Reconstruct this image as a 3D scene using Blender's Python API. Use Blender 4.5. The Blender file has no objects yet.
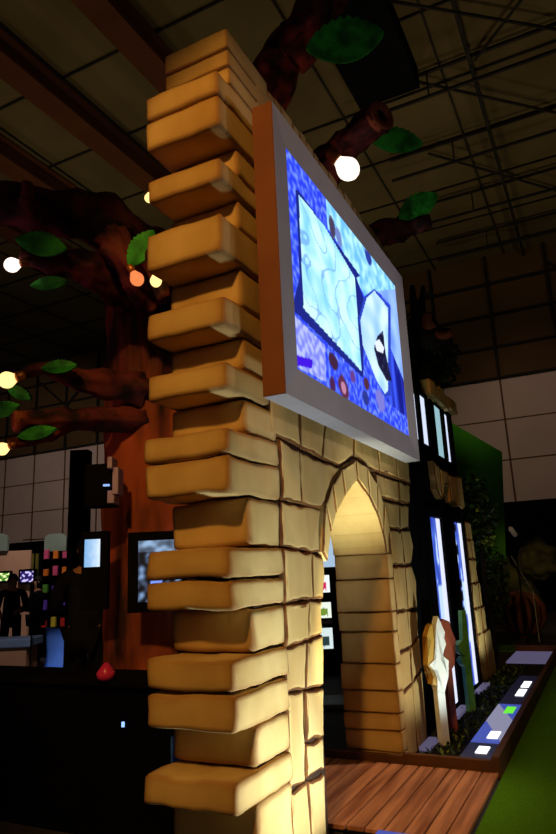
import bpy, bmesh, math, random
from mathutils import Vector, Matrix, noise
random.seed(7)
PI = math.pi
SC = bpy.context.scene
COL = SC.collection

# ------------------------------------------------------------------ camera
YAW, PIT, ROL, FOC = math.radians(26.1146), math.radians(13.5105), math.radians(-2.6039), 641.7
FW = Vector((math.cos(PIT)*math.cos(YAW), math.cos(PIT)*math.sin(YAW), math.sin(PIT)))
RT0 = FW.cross(Vector((0, 0, 1))).normalized(); UP0 = RT0.cross(FW)
RT = RT0*math.cos(ROL)+UP0*math.sin(ROL); UP = -RT0*math.sin(ROL)+UP0*math.cos(ROL)
EYE = Vector((0, 0, 1.55))
cd = bpy.data.cameras.new('camera'); cam = bpy.data.objects.new('camera', cd); COL.objects.link(cam)
m = Matrix((RT, UP, -FW)).transposed().to_4x4(); m.translation = EYE
cam.matrix_world = m
cd.sensor_fit = 'VERTICAL'; cd.sensor_height = 36; cd.sensor_width = 24; cd.lens = FOC/834*36
cd.clip_start = .05; cd.clip_end = 200
SC.camera = cam
def ray(x, y): return FW*FOC + RT*(x-278) - UP*(y-417)
def on(x, y, ax, val):                      # survey: sight line to a known plane
    d = ray(x, y); return EYE + d*((val-EYE[ax])/d[ax])
def at(x, y, D): return EYE + ray(x, y)/FOC*D
FACE = math.atan2(RT0.y, RT0.x)             # heading of things that face the visitor

# ------------------------------------------------------------------ materials
def lin(c): return tuple(((v/255)/12.92 if v/255 <= .04045 else ((v/255+.055)/1.055)**2.4) for v in c)
def new_mat(name):
    M = bpy.data.materials.new(name); M.use_nodes = True
    return M, M.node_tree.nodes, M.node_tree.links, M.node_tree.nodes['Principled BSDF']
def mat(name, a, b=None, scale=4, rough=.6, stretch=(1, 1, 1), metal=0, bump=0, spec=.3, lo=.35, hi=.65, detail=4):
    M, N, L, P = new_mat(name)
    a = lin(a); b = lin(b) if b else tuple(v*.8 for v in a)
    tc = N.new('ShaderNodeTexCoord'); mp = N.new('ShaderNodeMapping'); mp.inputs['Scale'].default_value = stretch
    nz = N.new('ShaderNodeTexNoise'); nz.inputs['Scale'].default_value = scale; nz.inputs['Detail'].default_value = detail
    rp = N.new('ShaderNodeValToRGB')
    rp.color_ramp.elements[0].position = lo; rp.color_ramp.elements[1].position = hi
    rp.color_ramp.elements[0].color = (*b, 1); rp.color_ramp.elements[1].color = (*a, 1)
    L.new(tc.outputs['Object'], mp.inputs['Vector']); L.new(mp.outputs['Vector'], nz.inputs['Vector'])
    L.new(nz.outputs['Fac'], rp.inputs['Fac']); L.new(rp.outputs['Color'], P.inputs['Base Color'])
    P.inputs['Roughness'].default_value = rough; P.inputs['Metallic'].default_value = metal
    P.inputs['Specular IOR Level'].default_value = spec
    if bump:
        bp = N.new('ShaderNodeBump'); bp.inputs['Strength'].default_value = bump; bp.inputs['Distance'].default_value = .02
        L.new(nz.outputs['Fac'], bp.inputs['Height']); L.new(bp.outputs['Normal'], P.inputs['Normal'])
    return M
def glow(name, c, s=1.0):
    M, N, L, P = new_mat(name)
    P.inputs['Base Color'].default_value = (.02, .02, .02, 1)
    P.inputs['Emission Color'].default_value = (*lin(c), 1); P.inputs['Emission Strength'].default_value = s
    return M
def glow_attr(name, s):
    M, N, L, P = new_mat(name)
    at_ = N.new('ShaderNodeAttribute'); at_.attribute_name = 'pic'
    P.inputs['Base Color'].default_value = (.01, .01, .01, 1); P.inputs['Roughness'].default_value = .35
    L.new(at_.outputs['Color'], P.inputs['Emission Color']); P.inputs['Emission Strength'].default_value = s
    return M
STONE = mat('carved_foam_stone', (210, 174, 112), (182, 142, 80), 2.2, .8, (1, 1, .5), bump=.12)
STONEP = mat('carved_foam_stone_plain', (210, 174, 112), (182, 142, 80), 2.2, .8, (1, 1, .5), bump=.12)
def worn(M):                                # brown paint rubbed along the carved edges
    N, L = M.node_tree.nodes, M.node_tree.links; P = N['Principled BSDF']; src = P.inputs['Base Color'].links[0].from_socket
    g = N.new('ShaderNodeNewGeometry'); r = N.new('ShaderNodeValToRGB'); r.color_ramp.elements[0].position = .51; r.color_ramp.elements[1].position = .56
    r.color_ramp.elements[1].color = (.75, .75, .75, 1); x = N.new('ShaderNodeMixRGB'); x.inputs['Color2'].default_value = (*lin((134, 84, 36)), 1)
    L.new(g.outputs['Pointiness'], r.inputs['Fac']); L.new(r.outputs['Color'], x.inputs['Fac']); L.new(src, x.inputs['Color1']); L.new(x.outputs['Color'], P.inputs['Base Color'])
worn(STONE)
SEAM = mat('brown_painted_seam', (120, 72, 28), (84, 46, 16), 6, .9)
CORE = mat('dark_seam_core', (64, 38, 18), (44, 26, 12), 5, .95)
BARK = mat('red_brown_bark', (164, 76, 44), (40, 17, 13), 3.4, .75, (1, 1, .2), bump=.8, lo=.4, hi=.6)
BARKL = mat('maroon_limb_bark', (112, 46, 44), (34, 13, 16), 5, .75, (1, 1, 1), bump=.9, lo=.4, hi=.62)
BARKD = mat('dark_bark', (40, 26, 20), (18, 12, 10), 3, .9, (1, 1, .3), bump=.5)
CUT = mat('cut_wood_end', (178, 92, 56), (120, 56, 34), 9, .8)
LEAF = mat('green_foam_leaf', (62, 196, 58), (26, 110, 30), 7, .6, bump=.3)
LEAFD = mat('dark_shrub_leaf', (36, 62, 20), (14, 30, 10), 5, .6)
LEAFY = mat('yellow_green_leaf', (124, 140, 36), (60, 84, 20), 5, .6)
FRAME = mat('pale_grey_frame_paint', (176, 170, 178), (168, 162, 170), 3, .55)
FRAMES = mat('orange_lit_frame_side', (128, 74, 44), (118, 66, 38), 3, .6)  # orange light on the casing side painted in as brown
BLACK = mat('matt_black_board', (13, 12, 15), (9, 8, 11), 3, .9, spec=.05)
NAVY = mat('dark_navy_laminate', (10, 11, 24), (7, 8, 18), 3, .9, spec=.03)
PLANK = mat('deck_timber', (200, 136, 96), (136, 80, 54), 3.2, .6, (.35, 5, 1), bump=.15)
BORDER = mat('brown_border_board', (96, 60, 34), (78, 48, 26), 3, .7)
CARPET = mat('green_carpet', (80, 128, 20), (70, 116, 17), 60, .95, spec=.05, bump=.2)
FLOOR = mat('dark_hall_floor', (62, 60, 64), (50, 48, 52), 2, .7)
SOIL = mat('dark_mulch', (34, 30, 22), (16, 14, 12), 18, .95, bump=.6)
PALEG = mat('pale_grey_slab', (178, 176, 190), (160, 158, 174), 2, .6)
CEIL = mat('olive_roof_sheet', (92, 80, 52), (80, 68, 44), .5, .9, spec=.05)
BEAM = mat('red_oxide_beam', (78, 44, 26), (66, 36, 22), 1, .8, spec=.05)
STEEL = mat('dark_steel_lattice', (38, 34, 30), (28, 25, 22), 2, .8, spec=.1)
WPANEL = mat('pinkish_wall_panel', (196, 172, 158), (184, 160, 148), .4, .8, spec=.1)
WDARK = mat('dark_olive_wall_sheet', (88, 66, 40), (78, 58, 36), .4, .9, spec=.05)
WBLACK = mat('black_wall_drape', (12, 12, 16), (8, 8, 11), 1, .95, spec=.03)
GREENP = mat('green_booth_panel', (58, 108, 30), (44, 88, 24), .7, .9, spec=.05)
BEIGE = mat('pink_beige_panel', (226, 178, 150), (214, 166, 140), 2, .7)
FASCIA = mat('grey_green_sign', (150, 168, 158), (138, 156, 146), 2, .6)
SKIN = mat('skin', (170, 120, 92), (156, 108, 82), 8, .6)
CLOTH = mat('dark_navy_jacket', (26, 26, 42), (18, 18, 30), 12, .9, spec=.1)
JEANS = mat('dark_trousers', (22, 22, 30), (14, 14, 20), 12, .9, spec=.1)
HAIR = mat('dark_hair', (22, 16, 12), (12, 9, 7), 20, .7)
WHITEP = mat('white_paint', (236, 236, 228), (222, 220, 208), 6, .5)
GOLD = mat('ochre_paint', (190, 146, 50), (160, 116, 36), 6, .5)
RUST = mat('red_brown_paint', (160, 78, 48), (128, 58, 36), 6, .55)
GREEN = mat('grass_green_paint', (98, 160, 66), (70, 128, 48), 6, .55)
PLASTIC = mat('blue_lit_white_plastic', (150, 180, 236), (138, 168, 226), 3, .4)  # white plastic with the blue light on it painted in
BRASS = mat('brass_socket', (200, 130, 60), (170, 100, 44), 6, .4, metal=.6)
ROCK = mat('olive_rock_skin', (84, 82, 44), (44, 44, 26), 2.5, .9, bump=.5)
RIBBED = mat('brown_rib_skin', (120, 66, 34), (70, 38, 22), 3, .8)
PINK = mat('magenta_gloss', (230, 60, 120), (200, 40, 100), 4, .3)
ORANGE = mat('orange_shell', (230, 120, 80), (210, 96, 60), 4, .5)

# ------------------------------------------------------------------ helpers
def link(name, bm, mats, parent=None, smooth=False):
    me = bpy.data.meshes.new(name); bmesh.ops.recalc_face_normals(bm, faces=bm.faces[:]); bm.to_mesh(me); bm.free()
    o = bpy.data.objects.new(name, me); COL.objects.link(o)
    for M in (mats if isinstance(mats, (list, tuple)) else [mats]): me.materials.append(M)
    if smooth:
        for p in me.polygons: p.use_smooth = True
    if parent:
        o.parent = parent
        o.matrix_parent_inverse = parent.matrix_basis.inverted()
    return o
def empty(name, loc, label, cat, group=None, rz=0):
    o = bpy.data.objects.new(name, None); COL.objects.link(o); o.location = loc; o.rotation_euler = (0, 0, rz)
    o.empty_display_size = .1
    return tag(o, label, cat, group)
def tag(o, label, cat, group=None, kind=None):
    o['label'] = label; o['category'] = cat
    if group: o['group'] = group
    if kind: o['kind'] = kind
    return o
def struct(name, bm, mats):
    o = link(name, bm, mats); o['kind'] = 'structure'; return o
def box(bm, x0, x1, y0, y1, z0, z1, bev=0, seg=2, M=None, mi=0):
    r = bmesh.ops.create_cube(bm, size=1); vs = r['verts']
    for v in vs:
        v.co = Vector((x0+(v.co.x+.5)*(x1-x0), y0+(v.co.y+.5)*(y1-y0), z0+(v.co.z+.5)*(z1-z0)))
    fs = set(f for v in vs for f in v.link_faces)
    if bev:
        es = set(e for v in vs for e in v.link_edges)
        rr = bmesh.ops.bevel(bm, geom=list(es), offset=bev, segments=seg, affect='EDGES', profile=.6)
        fs = set(f for f in rr['faces']) | set(f for f in fs if f.is_valid)
        vs = list(set(v for f in fs for v in f.verts) | set(v for v in rr['verts']))
        vs = [v for v in vs if v.is_valid]
        allf = set(f for v in vs for f in v.link_faces); vs = list(set(v for f in allf for v in f.verts)); fs = allf
    if mi:
        for f in fs: f.material_index = mi
    if M is not None:
        for v in vs: v.co = M @ v.co
    return vs
def tube(bm, pts, rads, n=10, cap=True, rough=0, seed=0.0, ridge=0):
    pts = [Vector(p) for p in pts]; rings = []
    pn = None
    for i, p in enumerate(pts):
        t = (pts[min(i+1, len(pts)-1)]-pts[max(i-1, 0)]).normalized()
        if pn is None:
            a = Vector((0, 0, 1)) if abs(t.z) < .9 else Vector((1, 0, 0)); x = t.cross(a).normalized()
        else: x = (pn-t*pn.dot(t)).normalized()
        pn = x; y = t.cross(x); ring = []
        for k in range(n):
            an = 2*PI*k/n; r = rads[i] if isinstance(rads, (list, tuple)) else rads
            d = x*math.cos(an)+y*math.sin(an)
            if rough:
                r *= 1+rough*noise.noise(Vector((math.cos(an)*1.6+seed, math.sin(an)*1.6, i*.35+seed)))
            if ridge: r *= 1+ridge*math.sin(an*5+i*.25+seed)*noise.noise(Vector((k*.7, i*.2, seed)))*2
            ring.append(bm.verts.new(p+d*r))
        rings.append(ring)
    for a, b in zip(rings, rings[1:]):
        for k in range(n): bm.faces.new((a[k], a[(k+1) % n], b[(k+1) % n], b[k]))
    if cap:
        bm.faces.new(rings[0][::-1]); bm.faces.new(rings[-1])
    return rings
def smooth_path(pts, rads, n=6):
    P = [Vector(p) for p in pts]; op, orr = [], []
    for i in range(len(P)-1):
        p0, p1, p2, p3 = P[max(i-1, 0)], P[i], P[i+1], P[min(i+2, len(P)-1)]
        for k in range(n):
            t = k/n
            op.append(.5*((2*p1)+(p2-p0)*t+(2*p0-5*p1+4*p2-p3)*t*t+(3*p1-p0-3*p2+p3)*t**3)); orr.append(rads[i]+(rads[i+1]-rads[i])*t)
    op.append(P[-1]); orr.append(rads[-1]); return op, orr
def lathe(bm, c, prof, n=16, ax=Vector((0, 0, 1))):
    ax = ax.normalized(); a = Vector((0, 0, 1)) if abs(ax.z) < .9 else Vector((1, 0, 0)); x = ax.cross(a).normalized(); y = ax.cross(x)
    rings = [[bm.verts.new(Vector(c)+ax*h+(x*math.cos(2*PI*k/n)+y*math.sin(2*PI*k/n))*max(r, .0005)) for k in range(n)] for r, h in prof]
    for p, q in zip(rings, rings[1:]):
        for k in range(n): bm.faces.new((p[k], p[(k+1) % n], q[(k+1) % n], q[k]))
    bm.faces.new(rings[0][::-1]); bm.faces.new(rings[-1])
def rockbox(bm, x0, x1, y0, y1, z0, z1, bev=.02, amp=.008, cuts=4, mi=0):
    """a carved stone block: bevelled, subdivided and gently uneven"""
    b2 = bmesh.new(); box(b2, x0, x1, y0, y1, z0, z1, min(bev, (z1-z0)*.3), 3)
    for ax, lo, hi in ((0, x0, x1), (1, y0, y1), (2, z0, z1)):
        n = max(1, int((hi-lo)/.06)); no = Vector((ax == 0, ax == 1, ax == 2))
        for k in range(1, n):
            bmesh.ops.bisect_plane(b2, geom=b2.verts[:]+b2.edges[:]+b2.faces[:], plane_co=no*(lo+(hi-lo)*k/n), plane_no=no)
    s = random.random()*50
    for v in b2.verts:
        p = v.co*5+Vector((s, s, s))
        v.co += Vector((noise.noise(p), noise.noise(p+Vector((9, 0, 0))), noise.noise(p+Vector((0, 9, 0)))))*amp
        p = v.co*14
        v.co += Vector((0, noise.noise(p), noise.noise(p+Vector((0, 9, 0)))))*amp*.5
    me = bpy.data.meshes.new('tmp'); b2.to_mesh(me); b2.free(); n0 = len(bm.faces); bm.from_mesh(me); bpy.data.meshes.remove(me)
    bm.faces.ensure_lookup_table()
    for f in bm.faces[n0:]: f.smooth = True; f.material_index = mi
def jag(poly, step=.05, amp=.008):
    out = []
    for i, a in enumerate(poly):
        b = poly[(i+1) % len(poly)]; a = Vector(a); b = Vector(b); L = (b-a).length; n = max(1, int(L/step)); nr = Vector((-(b-a).y, (b-a).x)).normalized()
        for k in range(n):
            p = a+(b-a)*k/n; q = Vector((p.x*9, p.y*9, 3.1))
            out.append(p+nr*amp*noise.noise(q)*2.2 if k else p+Vector((noise.noise(q), noise.noise(q+Vector((5, 5, 5)))))*amp)
    return out
def slab(bm, poly, yb, yf, bev=.015, amp=.006, gap=.004):
    """a facing stone: ragged outline in x,z, from yb (back) to yf (front), brown worn edge"""
    if sum(poly[i][0]*poly[(i+1) % len(poly)][1]-poly[(i+1) % len(poly)][0]*poly[i][1] for i in range(len(poly))) < 0: poly = poly[::-1]
    P = jag(poly, amp=amp); n = len(P)
    def inset(P, d):
        o = []
        for i in range(len(P)):
            e1 = (P[i]-P[i-1]).normalized(); e2 = (P[(i+1) % len(P)]-P[i]).normalized(); t = (e1+e2)
            t = t.normalized() if t.length > 1e-6 else e2
            o.append(P[i]+Vector((-t.y, t.x))*d)
        return o
    R = [(inset(P, gap), yb, 0), (inset(P, gap), yf+bev*.9, 0), (inset(P, gap+bev*.35), yf+bev*.3, 1), (inset(P, gap+bev), yf, 1), (inset(P, gap+bev*1.9), yf-.004, 0)]
    rings = [[bm.verts.new((p.x, y+(0 if k == 0 else .006*noise.noise(Vector((p.x*6, p.y*6, 1)))), p.y)) for p in Q] for k, (Q, y, _) in enumerate(R)]
    for j in range(len(rings)-1):
        for k in range(n):
            f = bm.faces.new((rings[j][k], rings[j][(k+1) % n], rings[j+1][(k+1) % n], rings[j+1][k])); f.material_index = R[j+1][2]; f.smooth = j > 0
    f = bm.faces.new(rings[-1]); bmesh.ops.triangulate(bm, faces=[f])
    bm.faces.new(rings[0][::-1])
def facing(pos, w, h): pass
def pxbox(bm, x0, y0, x1, y1, D, th, bev=0, back=0):
    """box seen frontally at distance D, in the visitor-facing frame"""
    c = at((x0+x1)/2, y1, D); t = at((x0+x1)/2, y0, D); w = (x1-x0)*D/FOC; h = t.z-c.z
    M = Matrix.Translation((c.x, c.y, c.z)) @ Matrix.Rotation(FACE, 4, 'Z')
    box(bm, -w/2, w/2, back, back+th, 0, abs(h), bev, M=M)
    return c, w, abs(h), M

V0 = 1.68
# ================================================================== SETTING
b = bmesh.new(); box(b, -12, 40, -14, 45, -.3, -.004); struct('floor', b, FLOOR)
H = 12.0
b = bmesh.new(); box(b, -12, 24, -16, 45, H, H+.2)
for k in range(0, 16):                       # sheet joints
    box(b, -12, 22, -10.3+k*2.4, -10.26+k*2.4, H-.05, H, mi=1)
for k in range(0, 12): box(b, -2+k*2.1, -1.96+k*2.1, -14, 40, H-.05, H, mi=1)
struct('ceiling', b, [CEIL, STEEL])
U = 22.0
b = bmesh.new()
box(b, U, U+.3, -14, 45, 7.55, H, mi=0); box(b, U, U+.3, -14, 45, 3.4, 7.55, mi=1); box(b, U, U+.3, -14, 45, 0, 3.4, mi=2)
for k in range(30):
    y = -11.3+k*1.95; box(b, U-.1, U, y, y+.1, 7.55, H, mi=3); box(b, U-.03, U, y+.02, y+.08, 3.4, 7.55, mi=4)
for z in (4.75, 6.1): box(b, U-.02, U, -14, 45, z, z+.035, mi=4)
for z in (7.5, 8.6, 9.75, 10.9): box(b, U-.08, U, -14, 45, z, z+.09, mi=3)
for k in range(8):                           # cross bracing
    y = -11.3+k*3.9*2
    for s in (0, 1):
        p0 = Vector((U-.12, y, 8.0 if s else 11.2)); p1 = Vector((U-.12, y+3.9, 11.2 if s else 8.0)); tube(b, [p0, p1], .05, 6)
        for f in b.faces[-8:]: f.material_index = 3
struct('wall_far', b, [WDARK, WPANEL, WBLACK, STEEL, BORDER])
# roof beams along the hall, and lattice trusses across it
for i, v in enumerate((6.7, 9.2, 11.7, 14.2)):
    b = bmesh.new(); box(b, -10, U, v-.28, v+.28, H-.62, H-.56); box(b, -10, U, v-.03, v+.03, H-.56, H-.06); box(b, -10, U, v-.25, v+.25, H-.1, H-.06)
    struct('trim_%d' % (i+1), b, BEAM)
for i, u in enumerate((12.1, 14.7, 17.3, 19.8)):
    b = bmesh.new()
    for z in (H-.15, H-.75): box(b, u-.03, u+.03, -12, 3.6, z-.03, z+.03)
    for k in range(5):
        y = -10+k*3; tube(b, [(u, y, H-.75), (u, y, H-.15)], .02, 5)
    struct('trim_%d' % (i+5), b, STEEL)
b = bmesh.new()
for v in (1.1, -1.4, -4): box(b, 0, U, v-.04, v+.04, H-.3, H-.18)
for (p, q) in (((9.6, 2.4), (12.1, -.6)), ((12.1, 2.2), (14.7, -.4)), ((14.7, 2.6), (19.8, -1.4)), ((7, 1), (9.6, -1.4)), ((9.6, -1.4), (12.1, 1.0))):
    tube(b, [(p[0], p[1], H-.3), (q[0], q[1], H-.3)], .035, 6)
struct('trim_9', b, STEEL)
b = bmesh.new(); box(b, 2, 12.0, 2.15, 3.5, H-.55, H-.06); struct('trim_10', b, WBLACK)   # black roof-light strip
# green carpet
b = bmesh.new(); box(b, -4, 13.4, -9, .93, -.004, .006); box(b, 12.45, 13.4, .93, 5.0, -.004, .006)
o = link('green_carpet', b, CARPET); tag(o, 'bright green carpet laid along the planter edge', 'carpet'); o['kind'] = 'structure'

# ================================================================== STONE ARCH WALL
W = empty('stone_arch_wall', (2.85, V0, 0), 'tall tan stone block wall with toothed end and pointed arch', 'wall')
def part(name, fn, mats, parent=None, smooth=False):
    b = bmesh.new(); fn(b); return link(name, b, mats, parent or W, smooth)
def core(b):
    y0, y1 = V0+.024, V0+.38
    # tower and left pier core, right pier core, and head above the arch
    box(b, 3.08, 3.9, y0, y1, 0, 1.6); box(b, 5.52, 6.2, y0, y1, 0, 1.8)
    box(b, 3.08, 4.0, y0, y1, 1.6, 4.8); box(b, 4.0, 6.5, y0, y1, 2.36, 4.8)
    box(b, 5.42, 6.3, y0, y1, 1.8, 2.36)
part('wall_core', core, CORE)
# quoins: (z0, z1, tooth?)
TB, RB = 2.2, 2.185
quoins = [('cap', 4.52, 4.92), ('T', 4.32, 4.50), ('T', 4.10, 4.32), ('R', 3.90, 4.10), ('T', 3.74, 3.90), ('R', 3.54, 3.74), ('T', 3.29, 3.54),
          ('R', 3.04, 3.29), ('T', 2.86, 3.04), ('R', 2.66, 2.86), ('T', 2.50, 2.66), ('R', 2.30, 2.50), ('T', 2.15, 2.30), ('T', 1.95, 2.15),
          ('R', 1.685, 1.95), ('T', 1.525, 1.685), ('T', 1.37, 1.525), ('R', 1.15, 1.37), ('T', .99, 1.15), ('T', .81, .985), ('R', .61, .81),
          ('T', .46, .61), ('R', .0, .46)]
for kind, z0, z1 in quoins:
    b = bmesh.new(); g = .012
    if kind == 'cap':
        for (a, c, dx) in ((4.775, 4.92, 0), (4.65, 4.765, .008), (4.52, 4.64, .016)):
            rockbox(b, 2.94+dx, 3.5, V0+.0, 2.16, a, c, .014, .004)
    elif kind == 'T':
        low = z1 < 2.31
        jit = random.uniform(-.012, .012)
        rockbox(b, 2.80+jit, 3.40 if low else 3.30, V0-.012, TB+random.uniform(-.02, .02), z0+g*.6, z1-g*.6, .028, .009 if not low else .013, 5)
    else:
        rockbox(b, 3.02, 3.40, V0+.0, RB, z0+.006, z1-.006, .03, .007 if z1 > 2.4 else .012, 5)
    link('quoin_block', b, [STONE, SEAM], W)
# facing stones
def stones(lst, yf=V0-.0, **k):
    def fn(b):
        for q in lst: slab(b, q, V0+.07, yf+random.uniform(-.008, .006), **k)
    return fn
R4 = lambda a, c, z0, z1: [(a, z0), (c, z0), (c, z1), (a, z1)]
part('pier_facing', stones([
    [(3.42, 1.96), (3.70, 1.955), (3.71, 2.30), (3.42, 2.335)], [(3.70, 1.955), (4.03, 1.95), (4.10, 2.0), (4.22, 2.14), (4.42, 2.27), (4.1, 2.285), (3.71, 2.30)],
    [(3.41, 1.69), (3.85, 1.65), (3.97, 1.66), (3.98, 1.8), (4.02, 1.945), (3.41, 1.96)],
    [(3.40, 1.37), (3.80, 1.37), (3.83, 1.66), (3.40, 1.685)], [(3.80, 1.37), (3.97, 1.36), (4.02, 1.5), (4.02, 1.63), (3.83, 1.66)],
    [(3.39, 1.13), (3.70, 1.14), (3.74, 1.37), (3.40, 1.37)], [(3.70, 1.14), (3.94, 1.15), (3.96, 1.36), (3.74, 1.37)],
    [(3.38, .9), (3.64, .87), (3.68, 1.14), (3.38, 1.13)], [(3.64, .87), (3.91, .85), (3.94, 1.15), (3.68, 1.14)],
    [(3.37, .41), (3.58, .40), (3.61, .88), (3.38, .9)], [(3.6, .6), (3.86, .57), (3.90, .84), (3.62, .87)], [(3.59, .41), (3.84, .39), (3.86, .57), (3.6, .59)],
    [(3.37, .0), (3.6, .0), (3.59, .40), (3.37, .41)], [(3.6, .0), (3.82, .0), (3.84, .38), (3.6, .40)]], amp=.008), [STONE, SEAM])
def upper(b):
    rows = [2.34, 2.6, 2.86, 3.1, 3.36, 3.6, 3.86, 4.1, 4.36, 4.6, 4.83]
    for i, (z0, z1) in enumerate(zip(rows, rows[1:])):
        if i == 0:
            for q in ([(3.31, 2.345), (3.75, 2.325), (3.75, 2.6), (3.31, 2.6)], [(3.75, 2.325), (4.1, 2.3), (4.2, 2.6), (3.75, 2.6)], [(4.1, 2.3), (4.43, 2.285), (4.76, 2.4), (4.8, 2.6), (4.2, 2.6)],
                      [(4.76, 2.4), (5.04, 2.375), (5.1, 2.35), (5.4, 2.35), (5.4, 2.6), (4.8, 2.6)], R4(5.4, 5.95, 2.35, 2.6), R4(5.95, 6.4, 2.35, 2.6)):
                slab(b, q, V0+.07, V0)
            continue
        us = [3.31, 3.75, 4.28, 4.8, 5.32, 5.84, 6.3+.22*(i % 2)] if i % 2 else [3.31, 3.42, 4.0, 4.55, 5.08, 5.6, 6.1, 6.5]
        for a, c in zip(us, us[1:]):
            t = z1+(random.uniform(-.03, .03) if i == len(rows)-2 else 0)
            slab(b, R4(a, c, z0, t), V0+.07, V0+random.uniform(-.005, .006))
part('spandrel_facing', upper, [STONE, SEAM])
def coping(b):
    u = 3.5
    while u < 6.55:
        w = random.uniform(.1, .22); rockbox(b, u, u+w-.01, V0-.0, V0+.38, 4.81, 4.90+random.uniform(-.03, .02), .012, .006, 2); u += w
part('coping', coping, [STONE, SEAM])
part('pier_facing', stones([
    [(5.44, 1.88), (5.9, 1.87), (5.95, 2.12), (5.44, 2.12)], [(5.9, 1.87), (6.2, 1.9), (6.3, 2.13), (5.95, 2.12)],
    [(5.30, 2.13), (5.95, 2.13), (5.98, 2.34), (5.30, 2.34)], [(5.95, 2.13), (6.3, 2.14), (6.36, 2.34), (5.98, 2.34)],
    [(5.53, 1.56), (5.93, 1.55), (5.9, 1.87), (5.5, 1.87)], [(5.93, 1.55), (6.16, 1.56), (6.27, 1.72), (6.2, 1.89), (5.9, 1.87)],
    [(5.54, 1.17), (5.9, 1.16), (5.93, 1.55), (5.53, 1.55)], [(5.9, 1.16), (6.22, 1.15), (6.26, 1.4), (6.16, 1.55), (5.93, 1.55)],
    [(5.52, .84), (5.88, .84), (5.9, 1.16), (5.53, 1.17)], [(5.88, .84), (6.2, .9), (6.24, 1.13), (5.9, 1.16)],
    [(5.52, .52), (5.84, .55), (5.88, .84), (5.52, .84)], [(5.84, .55), (6.2, .62), (6.2, .9), (5.88, .84)],
    [(5.5, .0), (5.84, .0), (5.84, .55), (5.5, .52)], [(5.84, .0), (6.2, .0), (6.2, .61), (5.84, .55)]], amp=.008), [STONE, SEAM])
# voussoirs of the pointed arch, each running through the wall
inL = [(4.76, 2.215), (4.46, 2.06), (4.27, 1.925), (4.15, 1.79), (4.06, 1.60)]; ouL = [(4.76, 2.385), (4.44, 2.27), (4.22, 2.13), (4.07, 1.98), (3.98, 1.66)]
inR = [(4.76, 2.215), (5.02, 2.11), (5.20, 1.985), (5.32, 1.83), (5.38, 1.66)]; ouR = [(4.76, 2.385), (5.04, 2.36), (5.27, 2.24), (5.41, 2.08), (5.52, 1.86)]
for inn, ou in ((inL, ouL), (inR, ouR)):
    for i in range(4):
        part('voussoir', lambda b: slab(b, [inn[i], inn[i+1], ou[i+1], ou[i]], 2.15, V0-.015, bev=.014, amp=.003, gap=.003), [STONEP, SEAM])
def jamb(b):
    zs = [.02, .1, .26, .39, .56, .77, 1.02, 1.18, 1.45, 1.66]
    for i, (z0, z1) in enumerate(zip(zs, zs[1:])):
        rockbox(b, 5.385+random.uniform(0, .012), 5.53, V0-.008, 2.15+random.uniform(-.012, .012), z0+.005, z1-.004, .012, .005, 4)
    rockbox(b, 5.36, 5.5, V0, 2.15, 1.66, 1.84, .01, .003, 3)
part('jamb_stones', jamb, [STONE, SEAM])
def jambl(b):
    zs = [0, .3, .6, .9, 1.15, 1.4, 1.62]
    for z0, z1 in zip(zs, zs[1:]):
        e = 3.82+.2*min(1, z1/1.6); rockbox(b, 3.7, e-.015, V0+.1, 2.1, z0+.004, z1-.004, .014, .005, 3)
part('jamb_stones', jambl, [STONE, SEAM])

# ================================================================== WALL SCREEN
S = empty('wall_screen', (4.45, 1.5, 2.48), 'large glowing blue picture screen in pale grey frame hung on the stone wall', 'screen')
X0, X1, Z0, Z1 = 3.03, 5.86, 2.485, 4.335
x0, x1, z0, z1 = 3.235, 5.61, 2.68, 4.145
def fr(b):
    o = [(X0, Z0), (X1, Z0), (X1, Z1), (X0, Z1)]; i_ = [(x0, z0), (x1, z0), (x1, z1), (x0, z1)]
    fo = [b.verts.new((x, 1.43, z)) for x, z in o]; fi = [b.verts.new((x, 1.445, z)) for x, z in i_]
    bo = [b.verts.new((x, 1.57, z)) for x, z in o]; bi = [b.verts.new((x, 1.5, z)) for x, z in i_]
    for k in range(4):
        j = (k+1) % 4
        b.faces.new((fo[k], fo[j], fi[j], fi[k])); b.faces.new((fi[k], fi[j], bi[j], bi[k]))
        f = b.faces.new((fo[k], bo[k], bo[j], fo[j])); f.material_index = 1 if k == 3 else 0
    b.faces.new(bo)
part('frame', fr, [FRAME, FRAMES], S)
part('casing_side', lambda b: box(b, X0-.004, X0, 1.434, 1.555, Z0+.004, Z1), FRAMES, S)['label'] = 'side of the screen casing with orange light painted in'
for u in (3.6, 5.2): part('mounting_bracket', lambda b: box(b, u, u+.12, 1.555, V0+.02, 2.6, 4.2), BLACK, S)
# the picture on the screen, painted on a fine grid in the screen's own coordinates
def uz(pts): return [(lambda q: (q.x, q.z))(on(x, y, 1, 1.445)) for x, y in pts]
def inside(p, poly):
    c = False; n = len(poly)
    for i in range(n):
        a, q = poly[i], poly[i-1]
        if (a[1] > p[1]) != (q[1] > p[1]) and p[0] < (q[0]-a[0])*(p[1]-a[1])/(q[1]-a[1])+a[0]: c = not c
    return c
def c4(x, y): return (280+x*.2518, 140+y*.2518)
def c5(x, y): return (280+x*.2518, 270+y*.2518)
pg1 = uz([c4(75, 215), c4(180, 345), c5(298, 30), c5(325, 402), c5(95, 152)])
pg1b = uz([c4(62, 196), c4(75, 200), c4(320, 540), c5(305, 30), c5(335, 120), c5(332, 430), c5(55, 160), c5(56, 120), c4(80, 540)])
top = uz([c4(182, 215), c4(300, 380), c4(470, 590), c5(380, 85), c5(340, 110), c5(285, -5), c4(240, 420), c4(190, 350)])
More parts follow.
